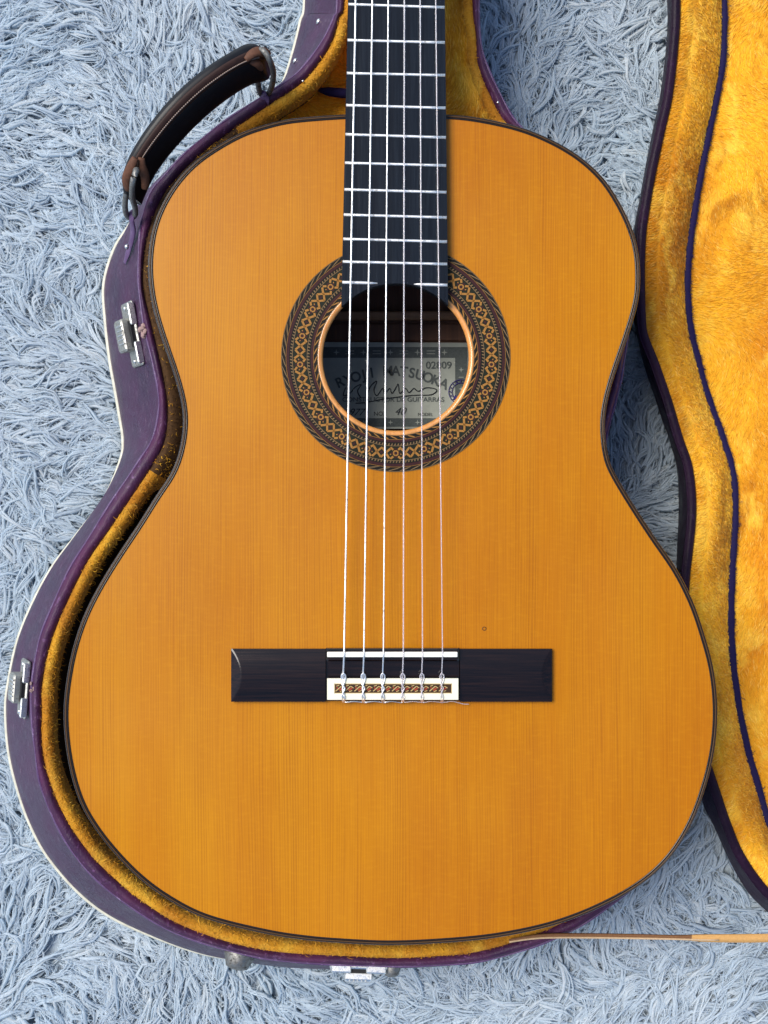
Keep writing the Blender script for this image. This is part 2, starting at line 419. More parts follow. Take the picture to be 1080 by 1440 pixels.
# rim band, softly rounded between crease and lining
rr = []
for k, v in enumerate(np.linspace(0, 1, 8)):
    row = []
    for i in range(NC):
        p = crease[i]*(1-v) + rin[i]*v; p = p.copy(); p[2] += .0028*math.sin(math.pi*(v*.9+.06)) + (jit[i]*math.sin(v*3.1) if 0 < k < 7 else 0) - (.0006 if k == 7 else 0)
        row.append(p)
    rr.append(row)
rr.append([p - np.array([0, 0, .006]) for p in rr[-1]])
V, F = grid(rr); mesh('rim_band', V, F, MAT['rimv'], case)
V, F = tube([crease[i] + OUT[i]*.0002 + np.array([0, 0, .0002]) for i in range(NC)], [.00075 + .0002*math.sin(i*.7) for i in range(NC)], 6); mesh('rim_welt', V, F, MAT['welt'], case)
V, F = tube([base[i] - OUT[i]*.0010 + np.array([0, 0, .001]) for i in range(NC)], .0019, 8, flat=1.2); mesh('base_piping', V, F, MAT['piping'], case)
# hull bottom
V = [tuple(p) for p in base] + [(cen[0], cen[1], .004)]
mesh('case_bottom', V, [(i, i+1, NC) for i in range(NC-1)], MAT['vinyl'], case, smooth=False)
# lining: rolled plush lip, then the inner wall down to the padded floor
lin = []
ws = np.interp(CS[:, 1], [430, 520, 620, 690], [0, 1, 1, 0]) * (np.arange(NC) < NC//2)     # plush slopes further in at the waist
for d_, z_, e in ((-.0005, ZR-.0005, 0), (.0015, ZR+.0012, 0), (.0035, ZR+.0012, 0), (.0054, ZR-.0004, .0015), (.0062, ZR-.004, .005), (.0060, ZR-.010, .009), (.0050, ZR-.016, .012)):
    lin.append([np.array([rin[i][0] - OUT[i][0]*(d_ + e*ws[i]), rin[i][1] - OUT[i][1]*(d_ + e*ws[i]), z_ - e*ws[i]*1.2]) for i in range(NC)])
ky = (CS[:, 1] > 165) & (CS[:, 1] < 660) & (np.arange(NC) < NC//2); ki = np.where(ky)[0]; k0, k1 = ki[0], ki[-1]  # left stretch, upper bout to waist, that gets the painted shade
for a_, b_ in ((0, k0+1), (k1, NC)):
    V, F = grid([q[a_:b_] for q in lin]); mesh('lining', V, F, MAT['oldplush'], case)
V, F = grid([q[k0:k1+1] for q in lin]); mesh('lining', V, F, MAT['shaded_plush'], case, label='dark brown stretch of lining with shade put into its colour')
low_ = [lin[-1]]
for d_, z_ in ((.002, .050), (.004, .022)):
    low_.append([np.array([rin[i][0] - OUT[i][0]*d_, rin[i][1] - OUT[i][1]*d_, z_]) for i in range(NC)])
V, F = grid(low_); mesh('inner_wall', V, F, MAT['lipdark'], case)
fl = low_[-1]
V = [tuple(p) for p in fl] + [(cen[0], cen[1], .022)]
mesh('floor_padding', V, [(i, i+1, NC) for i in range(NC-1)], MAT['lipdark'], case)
# padding that fills the case each side of the neck
iL = [i for i in range(NC//2) if CS[i][3] < 215]; iR = [i for i in range(NC//2, NC) if CS[i][3] < 215]
def edge_at(idx, y):
    c = np.array([[CS[i][3], CS[i][2]] for i in idx]); o = np.argsort(c[:, 0]); return float(np.interp(y, c[o, 0], c[o, 1]))
cush = []
for y in np.linspace(-300, 205, 70):
    row = []
    xl = edge_at(iL, y) + 1; xr = edge_at(iR, y) - 1
    for u in np.linspace(0, 1, 42):
        x = xl + (xr - xl)*u; e = min(u, 1-u)*2
        dep = .034 if x < 560 else .003
        z = ZR - .001 - dep * (1 - math.exp(-e*3.2)) - .003*math.sin(y*.045 + 1.3)*e - .003*math.sin(x*.05+y*.02)*e
        if y > 165: z -= (y-165)*.0006
        row.append(P(x, y, z))
    cush.append(row)
V, F = grid(cush); mesh('neck_cushion', V, F, MAT['plush'], case)
V, F = tube([P(446, 126, .066), P(462, 129, .062), P(480, 131, .060), P(500, 132, .058)], [.001, .0028, .0032, .003], 8); mesh('seam_piping', V, F, MAT['navy'], case)
# pile on the cushion and on the lip
p, n, ri, ci = sample_grid(cush, 26000)
dr = np.stack([np.cos(wob(p[:,0], p[:,1], 3, 60)*.7 - 1.2), np.sin(wob(p[:,0], p[:,1], 3, 60)*.7 - 1.2), 0*p[:,0]], 1)
nn = len(p)
fibres('cushion_pile', p, n, dr, np.random.uniform(.004, .007, nn), np.random.uniform(.0003, .00048, nn), np.random.uniform(.5, 1.0, nn), np.random.normal(0, .5, nn), 3, 2, MAT['pile'], case)
lip = np.array(lin[:7])
p, n, ri, ci = sample_grid(lip, 30000)
o_ = np.array(OUT)[np.clip(ci, 0, NC-1)]; rd = np.random.normal(0, .6, (len(p), 3)); 
inw = -o_*1.0 + rd; nn = len(p); n = n + np.random.normal(0, .35, n.shape) + o_*np.where(ri < 2, .6, -.3)[:, None]
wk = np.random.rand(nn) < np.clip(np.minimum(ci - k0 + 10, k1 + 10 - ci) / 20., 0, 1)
sgn = np.where(np.random.rand(nn) < .42, -1, 1)[:, None]
args = (p, n, inw*sgn, np.random.uniform(.0016, .0040, nn)*np.where(np.random.rand(nn) < .06, 1.7, 1), np.random.uniform(.00022, .00038, nn), np.random.uniform(.5, 1.1, nn), np.random.normal(0, .8, nn))
sel = ~wk; fibres('lining_pile', *[q[sel] for q in args], 3, 2, MAT['oldpile'], case)
sel = wk & (np.random.rand(nn) < .5); fibres('lining_pile', *[q[sel] for q in args], 3, 2, MAT['shaded_plush'], case)  # dark fibres carrying the painted shade of that stretch
sel = wk & (np.random.rand(nn) < .10); fibres('lining_pile', *[q[sel] for q in args], 3, 2, MAT['pile'], case)

# metalwork on the wall
def frame_at(px, py, v):
    i = int(np.argmin([(CS[k][0]-px)**2 + (CS[k][1]-py)**2 for k in range(NC)]))
    c = Vector(case_wall(i, v)); a = Vector(case_wall(i, max(0, v-.15))); b = Vector(case_wall(i, min(1, v+.15)))
    t = Vector(tg[i]).normalized(); dn = (b-a).normalized(); n = t.cross(dn).normalized()
    if n.dot(Vector(OUT[i])) < 0: n = -n
    dn = n.cross(t).normalized()
    if dn.z > 0: dn = -dn
    return c, t, dn, n
def latch(px, py, v, s=1.0, mat='chrome', tilt=0):
    c, t, dn, n = frame_at(px, py, v)
    if tilt: 
        q = Matrix.Rotation(tilt, 3, n); t = q @ t; dn = q @ dn
    pl = mesh('latch', *obox(c + n*.0010, t, dn, n, .0175*s, .0085*s, .0011, .0008), MAT[mat], case, smooth=False)
    pl['label'] = 'nickel draw latch'
    m = MB()
    m.add(*obox(c + n*.0022 - dn*.0078*s + t*.0105*s, t, dn, n, .006*s, .0011, .0022, .0006))
    m.add(*obox(c + n*.0022 - dn*.0078*s - t*.0105*s, t, dn, n, .006*s, .0011, .0022, .0006))
    m.build('hinge_knuckle', MAT['chrome_b'], pl, smooth=False)
    mesh('lever', *obox(c + n*.0050 + dn*.003*s, t, dn, n, .0088*s, .0062*s, .0034, .0010), MAT[mat], pl, smooth=False)
    g = MB()
    for k in range(5): g.add(*obox(c + n*.0086 + dn*(.001*s + .0) + t*(-.0052+.0024*k)*s, t, dn, n, .0005, .0040*s, .00035, .0002))
    g.build('lever_ridge', MAT['chrome_b'], pl, smooth=False)
    mesh('keyhole', *tube([c + n*.0050 + dn*.0093*s + t*.0001, c + n*.0050 + dn*.0097*s], .0022*s, 14, up=tuple(t)), MAT['dark'], pl)
    mesh('slot', *obox(c + n*.0030 - dn*.0052*s, t, dn, n, .0070*s, .0016*s, .0012, 0), MAT['dark'], pl, smooth=False)
    for k in (-1, 1):
        mesh('rivet', *tube([c + n*.0018 + t*.0145*s*k + dn*.002, c + n*.0030 + t*.0145*s*k + dn*.002], [.0016, .0009], 10, up=tuple(t)), MAT['chrome_b'], pl)
    return pl, c, t, dn, n
latch(205, 470, .20, 1.12, tilt=R(-6))
latch(46, 965, .15, 1.0)
for (px, py, sx, sy) in ((203, 464, .0026, .0040), (47, 966, .0016, .0028)):    # scuffs where the hooks rub
    m = MB(); c = Vector(P(px, py, ZR+.0014))
    for k in range(7):
        q = c + Vector((random.uniform(-1, 1)*sx, random.uniform(-1, 1)*sy, random.uniform(-.0004, .0006)))
        m.add(*obox(q, Vector((math.cos(k), math.sin(k), .2)).normalized(), Vector((-math.sin(k), math.cos(k), 0)), Z_, sx*.45, sy*.4, .0006, .0004))
    m.build('frayed_patch', MAT['patch'], case)
pl3, c, t, dn, n = latch(503, 1357, .10, 1.0, 'chrome_b')
def stud(px, py, v, r, h, mat, name):
    c, t, dn, n = frame_at(px, py, v)
    path = [c - n*.001, c + n*h*.15, c + n*h*.5, c + n*h*.85, c + n*h]
    return mesh(name, *tube(path, [r*1.05, r*1.0, r*.85, r*.72, r*.35], 20, up=tuple(t)), MAT[mat], case)
stud(338, 1341, .10, .0092, .0085, 'dmetal', 'case_foot')
stud(554, 1358, .08, .0055, .0060, 'dmetal', 'case_foot')
for px, py, v in ((470, 30, .28), (441, 82, .47)):
    c, t, dn, n = frame_at(px, py, v)
    mesh('rivet', *tube([c - n*.0002, c + n*.0008, c + n*.0014], [.0021, .0018, .0008], 12, up=tuple(t)), MAT['chrome_b'], case)
# small rim nails
for px, py in ((726, 143), (899, 0)):
    pass
def dome(px, py, z, r, parent, mat='chrome_b', name='rivet'):
    c = Vector(P(px, py, z)); return mesh(name, *tube([c - Z_*.0004, c + Z_*.0004, c + Z_*r*.8], [r, r*.95, r*.35], 10, up=(0, 1, 0)), MAT[mat], parent)
dome(700, 144, ZR+.0026, .0007, case); dome(426, 114, ZR+.0026, .0007, case)

# handle
hp = [(184,277,.103,10),(186,258,.108,15.5),(193,238,.112,17.5),(205,216,.115,18.5),(226,187,.118,20),(252,157,.120,21),(283,128,.120,21.5),(314,105,.119,21.5),(340,90,.116,22),(358,83,.113,24),(369,82,.109,19),(376,84,.105,9)]
hp = cr(hp, 6)
def hsec(row, prof):
    return None
hc = [Vector(P(r[0], r[1], r[2])) for r in hp]
def sweep(off, prof):
    """prof(u,i) -> (side, up) offsets in metres"""
    rows_ = []
    for i, c in enumerate(hc):
        t = (hc[min(i+1, len(hc)-1)] - hc[max(i-1, 0)]); t.z = 0; t.normalize(); s = Vector((t.y, -t.x, 0))   # points to inner side (right/down)
        w_ = hp[i][3]*U*.93
        rows_.append([c + s*a*w_ + Z_*b for a, b in prof])
    return rows_
profb = [(-.98, -.004), (-1.0, .000), (-.88, .0045), (-.5, .0062), (0, .0050), (.35, .002), (.7, -.004), (.98, -.010), (1.0, -.013), (.7, -.016), (-.2, -.014), (-.8, -.010)]
V, F = grid(sweep(0, profb), cu=True); F += [tuple(range(12)), tuple(len(V)-12+k for k in range(12))]
handle = mesh('handle', V, F, MAT['leather_b'], case); handle['label'] = 'curved black and brown leather handle with worn ends'
proft = [(-.30, .0058), (-.27, .0068), (-.12, .0070), (.05, .0062), (.24, .0048), (.31, .0032), (.28, .0015), (-.3, .003)]
V, F = grid(sweep(0, proft)[4:-3], cu=True); F += [tuple(range(8)), tuple(len(V)-8+k for k in range(8))]
mesh('handle_strip', V, F, MAT['leather'], handle)
sp = [r for r in sweep(0, [(.24, .0056)])]; sp = [q[0] for q in sp]
m = MB()
L_ = 0; last = sp[6]
for i in range(6, len(sp)-10):
    a, b = sp[i], sp[i+1]; k = 2
    for j in range(k):
        p0 = a.lerp(b, (j+.15)/k); p1 = a.lerp(b, (j+.72)/k); m.add(*tube([p0, (p0+p1)/2 + Z_*.0004, p1], .00036, 5))
m.build('stitching', MAT['thread'], handle, kind='stuff')
for pts, r in (([(181,268,.1105),(178,252,.116),(184,236,.1205),(190,222,.1235)], .0030), ([(203,266,.1085),(204,250,.113),(199,234,.1185),(199,222,.1215)], .0028), ([(345,84,.121),(358,74,.120),(371,73,.117),(379,77,.1135)], .0030), ([(352,86,.118),(362,90,.115),(369,97,.111)], .0024)):
    pts = cr(pts, 4); V, F = tube([P(*q) for q in pts], [r*(.55+.45*math.sin(math.pi*(k+.8)/(len(pts)+.6))) for k in range(len(pts))], 10, flat=.6); mesh('leather_flap', V, F, MAT['leather_w'], handle, label='scuffed tan leather end')
for pts in ([(192,239,.1235),(188,250,.1245),(186,262,.1215),(186,278,.112),(190,292,.100),(190,302,.092),(184,306,.088),(178,302,.090),(176,288,.099),(178,268,.107),(184,248,.112)],
            [(366,70,.1185),(373,74,.121),(379,84,.1195),(384,99,.111),(384,113,.100),(380,127,.089),(374,134,.084),(368,134,.084),(364,124,.091),(362,108,.101),(362,90,.108),(362,76,.114)]):
    pts = cr(pts, 5, True); V, F = tube([P(*q) for q in pts], .0017, 10, closed=True, up=(.3, .8, .2)); mesh('handle_ring', V, F, MAT['dmetal'], handle, label='dull grey metal ring')
# leather tongues that hold the rings
def tongue(pts, w0, name='ring_tab'):
    pts = cr(pts, 5); V, F = tube([P(*q[:3]) for q in pts], [q[3]*U for q in pts], 12, flat=.28, up=(-.5, .1, .8)); return mesh(name, V, F, MAT['welt'], case)
tongue([(188,297,.092,5),(184,306,.0895,9.5),(187,322,.082,8.5),(184,342,.073,6.5),(179,358,.067,6),(175,370,.062,3.5)], 1)
c = Vector(P(179, 347, .0765)); mesh('rivet', *tube([c, c + Vector((-.0010, 0, .0012))], [.0018, .0008], 10, up=(0, 1, 0)), MAT['chrome_b'], case)
tongue([(371,127,.0885,4),(371,134,.087,7),(374,141,.085,7),(378,147,.081,4)], 1)

# ---------------------------------------------------------------- the lid, opened flat to the right
ZL = .055
TL = [(938,-200,957,-200,1015,-200),(938,-80,957,-80,1016,-80),(938,0,957,0,1017,0),(939,35,956,38,1017,45),(936,78,952,84,1014,95),(927,143,945,140,1004,148),
(918,185,936,180,994,195),(910,227,923,240,984,245),(902,272,915,285,976,292),(892,320,909,325,970,333),(887,360,907,365,966,375),
(886,400,907,400,965,405),(889,430,908,440,967,440),(893,457,911,470,971,470),(904,508,926,508,979,503),(923,566,944,560,992,552),
(933,597,955,597,1008,597),(940,615,962,620,1018,627),(951,655,974,656,1028,661),(954,690,979,704,1032,705),(954,728,978,740,1031,745),
(952,770,974,777,1029,780),(951,803,970,815,1027,820),(950,850,968,860,1026,865),(953,900,970,905,1027,905),(957,950,976,955,1031,950),
(964,1000,984,1005,1039,1005),(972,1060,996,1060,1051,1060),(988,1129,1012,1110,1066,1112),(1003,1160,1026,1152,1080,1160),
(1027,1213,1046,1200,1102,1202),(1052,1255,1080,1248,1132,1235),(1080,1283,1115,1275,1165,1255),(1130,1325,1160,1305,1205,1275),
(1210,1360,1225,1335,1260,1292),(1320,1375,1320,1350,1322,1300)]
LS = cr(TL, 5); NL = len(LS)
lb = np.array([P(r[0], r[1], .001) for r in LS]); li = np.array([P(r[2], r[3], ZL) for r in LS])
tl = np.gradient(li, axis=0); tl /= np.linalg.norm(tl, axis=1)[:, None]; OL = np.stack([tl[:, 1], -tl[:, 0], tl[:, 2]*0], 1)
if OL[NL//2][0] > 0: OL = -OL
lc = li + OL*.0052
lpz = .036; lp = np.array([P(r[4], r[5], lpz) for r in LS])
AX = P(1325, 0, 0)[0]
def mir(A): B = np.array(A).copy(); B[..., 0] = 2*AX - B[..., 0]; return B
lid_rows = []
lid_rows.append(lb); 
for v in (.35, .7): lid_rows.append(lb*(1-v) + lc*v + OL*.001)
lid_rows.append(lc)
lid = MB(); lid.add(*grid(lid_rows)); lid.add(*grid([mir(r) for r in lid_rows]))
lid = lid.build('lid', MAT['lidv'], case); lid['label'] = 'purple case lid opened out to the right'
rmr = []
for v in np.linspace(0, 1, 7):
    q = lc*(1-v) + li*v; q = q.copy(); q[:, 2] += .0018*math.sin(math.pi*(v*.85+.1)); rmr.append(q)
rmr.append(li - np.array([0, 0, .005]))
m = MB(); m.add(*grid(rmr)); m.add(*grid([mir(r) for r in rmr])); m.build('lid_rim', MAT['lidv'], lid)
m = MB(); V, F = tube(lc + np.array([0, 0, .0003]), .0006, 6); m.add(V, F); m.add(mir(V), F); m.build('lid_welt', MAT['lidv'], lid)
band = []
for v in np.linspace(0, 1, 12):
    q = li*(1-v) + lp*v; q = q.copy(); q[:, 2] = ZL - .002 - (ZL-.002-lpz+.001)*v**1.1 + .0065*math.sin(math.pi*v)**.8; band.append(q)
m = MB(); m.add(*grid(band)); m.add(*grid([mir(r) for r in band])); m.build('side_padding', MAT['plush'], lid)
flo = []
for v in np.linspace(0, 1, 44):
    q = lp*(1-v) + mir(lp)*v; q = q.copy(); e = min(v, 1-v)*2
    q[:, 2] = lpz - .002 + .007*(1-math.exp(-e*9)) + .0020*np.sin(q[:, 0]*55 + q[:, 1]*12)*e; flo.append(q)
V, F = grid(flo); mesh('lid_padding', V, F, MAT['plush'], lid)
V, F = tube([p + np.array([0, 0, .0012]) for p in lp], [.0023 + .0007*i/NL + .0002*math.sin(i*1.1) for i in range(NL)], 8, flat=.8); m = MB(); m.add(V, F); m.add(mir(V), F); m.build('lid_seam_piping', MAT['navy'], lid)
p, n, ri, ci = sample_grid(band, 46000); nn = len(p); ot = OL[np.clip(ci, 0, NL-1)]
dr = ot*.25 + np.stack([0*p[:,0], -np.ones(nn), 0*p[:,0]], 1)*.5 + np.random.normal(0, .35, (nn, 3)) - ot*np.where(ri < 3, -1.0, .9)[:, None]
fibres('side_pile', p, n, dr, np.random.uniform(.0030, .0052, nn), np.random.uniform(.00028, .00042, nn), np.random.uniform(.35, .85, nn), np.random.normal(0, .4, nn), 3, 2, MAT['pile'], lid)
p, n, ri, ci = sample_grid(flo[:30], 84000); nn = len(p)
a = -1.1 + wob(p[:,0], p[:,1], 11, 40)*.45 + np.random.normal(0, .25, nn)
keep = np.random.rand(nn) < np.where(ri < 16, 1, .55); p, n, a = p[keep], n[keep], a[keep]; nn = len(p)
fibres('lid_pile', p, n, np.stack([np.cos(a), np.sin(a), 0*a], 1), np.random.uniform(.0030, .0055, nn), np.random.uniform(.0003, .00045, nn), np.random.uniform(.25, .7, nn), np.random.normal(0, .35, nn), 3, 2, MAT['pile'], lid)
# navy whiskers along the lid seam
idx = np.random.randint(0, NL-1, 7000); u = np.random.rand(7000, 1); p = lp[idx]*(1-u) + lp[idx+1]*u + np.array([0, 0, .002]) + np.random.normal(0, .0010, (7000, 3))*np.array([1, 1, .3])
dr = np.random.normal(0, 1, (7000, 3)); dr[:, 2] = 0; dr[:, 0] += .4
fibres('seam_whisker', p, np.tile([0, 0, 1.], (7000, 1)), dr, np.random.uniform(.0015, .0036, 7000), np.random.uniform(.0003, .00045, 7000), np.random.uniform(.4, 1, 7000), np.random.normal(0, .5, 7000), 2, 2, MAT['navy'], lid)

# tan ribbon that holds the lid
rb = cr([(716,1322,.0885,2.2,1.2),(760,1316.5,.088,4.2,.7),(830,1316,.086,4.4,.6),(900,1317,.084,4.2,.6),(950,1318,.083,3.4,.55),(985,1319,.081,5.2,.1),(1040,1319.5,.078,6.0,-.1),(1100,1318.5,.074,6.0,-.1),(1200,1316,.062,6,0),(1260,1312,.052,6,0)], 6)
R1 = [[], [], [], []]
for x, y, z, hw, a in rb:
    c = Vector(P(x, y, z)); wv = Vector((0, math.cos(a), math.sin(a)))*hw*U; nv = Vector((0, -math.sin(a), math.cos(a)))*.0006
    hwv = wv*(3.2/ max(.8, 3.2*math.cos(a))) if False else wv
    for k, q in enumerate((c - hwv - nv, c + hwv - nv, c + hwv + nv, c - hwv + nv)): R1[k].append(q)
nb = int(len(rb)*.52)
V, F = grid([q[:nb+1] for q in R1], cv=True); rib_ = mesh('lid_ribbon', V, F, plain('brown_shaded_ribbon', (.22, .10, .04), .6, 0, .6, 900), case, label='thin ribbon running from the case to the lid')  # brown length: shade on the turned ribbon face put into the colour
V, F = grid([q[nb:] for q in R1], cv=True); mesh('tan_stretch', V, F, MAT['strap'], rib_)
V, F = tube([P(x, y + 2.6, z+.0005) for x, y, z, hw, a in rb[:int(len(rb)*.62)]], .0006, 6); mesh('ribbon_edge', V, F, plain('pale_ribbon_edge', (.62, .43, .25), .6, 0, .5, 1200), rib_)

# ================================================================ THE GUITAR
guitar = bpy.data.objects.new('classical_guitar', None); guitar.location = P(552, 740, .03); C.objects.link(guitar)
guitar['label'] = 'classical guitar with orange cedar top and dark fretboard lying face up in the purple case'
guitar['category'] = 'guitar'
W = [(629,167),(669,171),(725,183),(767,199),(808,222),(842,252),(864,284),(881,318),(891,352),(894,392),(890,428),(875,477),(858.5,525),(847,568),(844,605),(850,649),(863,676),
(886,714),(916,760),(947,805),(970,851),(985,895),(997,939),(1002.5,985),(1002,1027),(997,1064),(988,1100),(971,1148),(946,1192),(916,1225),(876,1253),(823,1279),(768,1298),
(700,1312),(634,1319),(551,1323),(480,1320),(432,1316),(374,1307),(291,1286),(238,1259),(200,1231),(169,1200),(142,1167),(120,1131),(106,1089),(98,1044),(95.5,1000),(100,955),
(109,911),(124,867),(146,824),(172,782),(200,740),(225,700),(247,667),(259,633),(264,598),(262,567),(252,528),(238,487),(226,450),(217,410),(214.5,365),(222,317),(240,277),(265,244),(295,219),(340,193),(375,181),(410,173),(485,167),(556,165)]
WS = cr(W, 6, True)
def resample(A, n):
    A = np.vstack([A, A[:1]]); d = np.r_[0, np.cumsum(np.linalg.norm(np.diff(A, axis=0), axis=1))]; q = np.linspace(0, d[-1], n, endpoint=False)
    return np.stack([np.interp(q, d, A[:, 0]), np.interp(q, d, A[:, 1])], 1)
WS = resample(WS, 420)
for _ in range(3): WS = (np.roll(WS, 1, 0) + 2*WS + np.roll(WS, -1, 0))/4
tt = np.roll(WS, -1, 0) - np.roll(WS, 1, 0); tt /= np.linalg.norm(tt, axis=1)[:, None]
WN = np.stack([-tt[:, 1], tt[:, 0]], 1)
if ((WS - WS.mean(0))*WN).sum() < 0: WN = -WN
def ring(off, z, zz=None): return [P(*(WS[i] + WN[i]*off), ZT) [:2] + (z,) for i in range(len(WS))]
HC = (556.5, 502.5)
ang = np.arctan2(WS[:, 1]-HC[1], WS[:, 0]-HC[0])
def hring(r, z): return [P(HC[0] + r*math.cos(a), HC[1] + r*math.sin(a), ZT)[:2] + (z,) for a in ang]
zt = ZT
V, F = grid([hring(108, zt)] + [[tuple(np.array(a)*(1-k)+np.array(b)*k) for a, b in zip(hring(108, zt), ring(0, zt))] for k in (.25, .5, .75, 1)], cu=True)
F = [f[::-1] for f in F]
mesh('soundboard', V, F, MAT['top'], guitar, smooth=False)
V, F = grid([hring(110, zt+.00005), hring(108.6, zt+.0003), hring(106, zt+.0001), hring(103.6, zt-.0008), hring(102.8, zt-.0016), hring(102.8, zt-.0030), hring(108, zt-.0031)], cu=True)
mesh('soundhole_edge', V, F, MAT['edge_wood'], guitar)
V, F = grid([ring(-.5, zt-.0006), ring(-.5, zt+.0003), ring(2.4, zt+.0003), ring(2.4, zt-.0004)], cu=True); mesh('inner_purfling', V, F, MAT['binding'], guitar)
V, F = grid([ring(2.3, zt-.0006), ring(2.3, zt+.00045), ring(4.2, zt+.00045), ring(4.3, zt-.0004)], cu=True); mesh('purfling_line', V, F, MAT['purfling'], guitar)
prof = [(4.1, -.0006), (4.1, .0002), (5.0, .0003), (5.9, .0000), (6.7, -.0006), (7.4, -.0016), (7.8, -.0030), (7.8, -.006)]
V, F = grid([ring(o, zt + z) for o, z in prof], cu=True); mesh('binding', V, F, MAT['binding'], guitar)
V, F = grid([ring(7.4, zt-.0058), ring(7.6, zt-.02), ring(6.5, zt-.05), ring(3, .035), ring(0, .032)], cu=True); mesh('side', V, F, MAT['rib'], guitar)
bk = ring(-1, .033); V = bk + [(P(*HC, ZT)[0], P(*HC, ZT)[1], .031)]
mesh('back', V, [(i, (i+1) % len(bk), len(bk)) for i in range(len(bk))], MAT['back'], guitar, smooth=False)
ZB = .0335
for y0, y1, h in ((437, 449, .012), (660, 672, .012)):
    mesh('back_brace', *pbox(330, y0, 780, y1, ZB-.001, ZB+h*.6, .001), MAT['brace'], guitar, smooth=False)
mesh('centre_strip', *pbox(300, 455, 800, 479, ZB-.002, ZB+.0012, .0006), MAT['back'], guitar, smooth=False)

# rosette
rz = zt + .00030
def annulus(r0, r1, z, n=180):
    a = [2*math.pi*k/n for k in range(n)]
    f = lambda r, zz: [P(HC[0] + r*math.cos(q), HC[1] + r*math.sin(q), ZT)[:2] + (zz,) for q in a]
    return grid([f(r0, z-.0004), f(r0, z), f(r1, z), f(r1, z-.0004)], cu=True)
ros = mesh('rosette', *annulus(109.6, 161.3, rz), MAT['ro_base'], guitar, smooth=False)
for r0, r1, mm, nm in ((116.2, 119.6, 'ro_purple', 'purple_ring'), (149.8, 153.6, 'ro_purple', 'purple_ring'), (125.6, 144.2, 'ro_green', 'motif_band'), (124.3, 125.0, 'ro_light', 'pale_line'), (144.9, 145.7, 'ro_light', 'pale_line'), (109.8, 110.5, 'ro_light', 'pale_line'), (160.3, 161.0, 'ro_light', 'pale_line'), (115.6,116.1,'ro_tan','pale_line'), (154.0,154.5,'ro_tan','pale_line')):
    mesh(nm, *annulus(r0, r1, rz+.00008), MAT[mm], ros, smooth=False)
def pol(r, a, z): 
    q = P(HC[0] + r*math.cos(a), HC[1] + r*math.sin(a), ZT); return (q[0], q[1], z)
def slivers(name, r0, r1, N, fill, slant, mat, z):
    V = []; F = []
    for k in range(N):
        a = 2*math.pi*k/N; w_ = 2*math.pi/N*fill; s = 2*math.pi/N*slant
        o = len(V); rm = (r0+r1)/2
        V += [pol(r0, a, z), pol(r0, a+w_*.5, z), pol(rm, a+w_+s*.5, z), pol(r1, a+w_+s, z), pol(r1, a+w_*.5+s, z), pol(rm, a+s*.5, z)]
        F.append((o, o+1, o+2, o+3, o+4, o+5))
    mesh(name, V, F, MAT[mat], ros, smooth=False, kind='stuff')
slivers('rope_inlay', 154.9, 159.9, 66, .30, .9, 'ro_light', rz+.00012)
slivers('rope_inlay', 110.8, 115.2, 58, .34, -.9, 'ro_tan', rz+.00012)
slivers('tooth_inlay', 145.7, 148.6, 214, .42, .0, 'ro_light', rz+.00012)
slivers('tooth_inlay', 121.2, 124.3, 176, .42, .0, 'ro_light', rz+.00012)
def stroke(p, q, w_):
    p = Vector(p); q = Vector(q); d = (q-p).normalized(); s = Vector((-d.y, d.x))*w_/2
    return [p-s, q-s, q+s, p+s]
def motif(name, polys, mat, z):
    V = []; F = []
    for pl_ in polys:
        o = len(V); V += [(p[0]*U, p[1]*U, z) for p in pl_]; F.append(tuple(range(o, o+len(pl_))))
    return V, F
def ngon(r, n, cx=0, cy=0, ph=0): return [(cx+r*math.cos(ph+2*math.pi*k/n), cy+r*math.sin(ph+2*math.pi*k/n)) for k in range(n)]
def ringpoly(r0, r1, n, sq=1):
    return [[(r0*math.cos(a), r0*sq*math.sin(a)), (r1*math.cos(a), r1*sq*math.sin(a)), (r1*math.cos(b), r1*sq*math.sin(b)), (r0*math.cos(b), r0*sq*math.sin(b))] for a, b in ((2*math.pi*k/n, 2*math.pi*(k+1)/n) for k in range(n))]
hc_w = P(HC[0], HC[1], ZT)
fl_V, fl_F = motif('f', ringpoly(2.3, 4.4, 10) + [stroke((sx*3.4, sy*4.6), (sx*7.5, sy*8.0), 2.9) for sx in (-1, 1) for sy in (-1, 1)] + [stroke((sx*8, -2.2), (sx*5.6, 0), 1.4) for sx in (-1, 1)], 'ro_tan', 0)
pe_V, pe_F = motif('p', [ngon(1.9, 8)] + [ngon(2.1, 4, sx*5.4*abs(cx_), sy*5.6*(1-abs(cx_)), 0) for sx, sy, cx_ in ((1, 0, 1), (-1, 0, 1), (0, 1, 0), (0, -1, 0))], 'ro_purple', 0)
di_V, di_F = motif('d', [stroke((sx*6.6, 0), (0, sy*6.8), 2.8) for sx in (-1, 1) for sy in (-1, 1)] + [stroke((sx*6.0, 0), (sx*12.2, sy*7.2), 3.0) for sx in (-1, 1) for sy in (-1, 1)], 'ro_tan', 0)
dc_V, dc_F = motif('c', [ngon(2.4, 4)], 'ro_purple', 0)
f0 = d0 = None
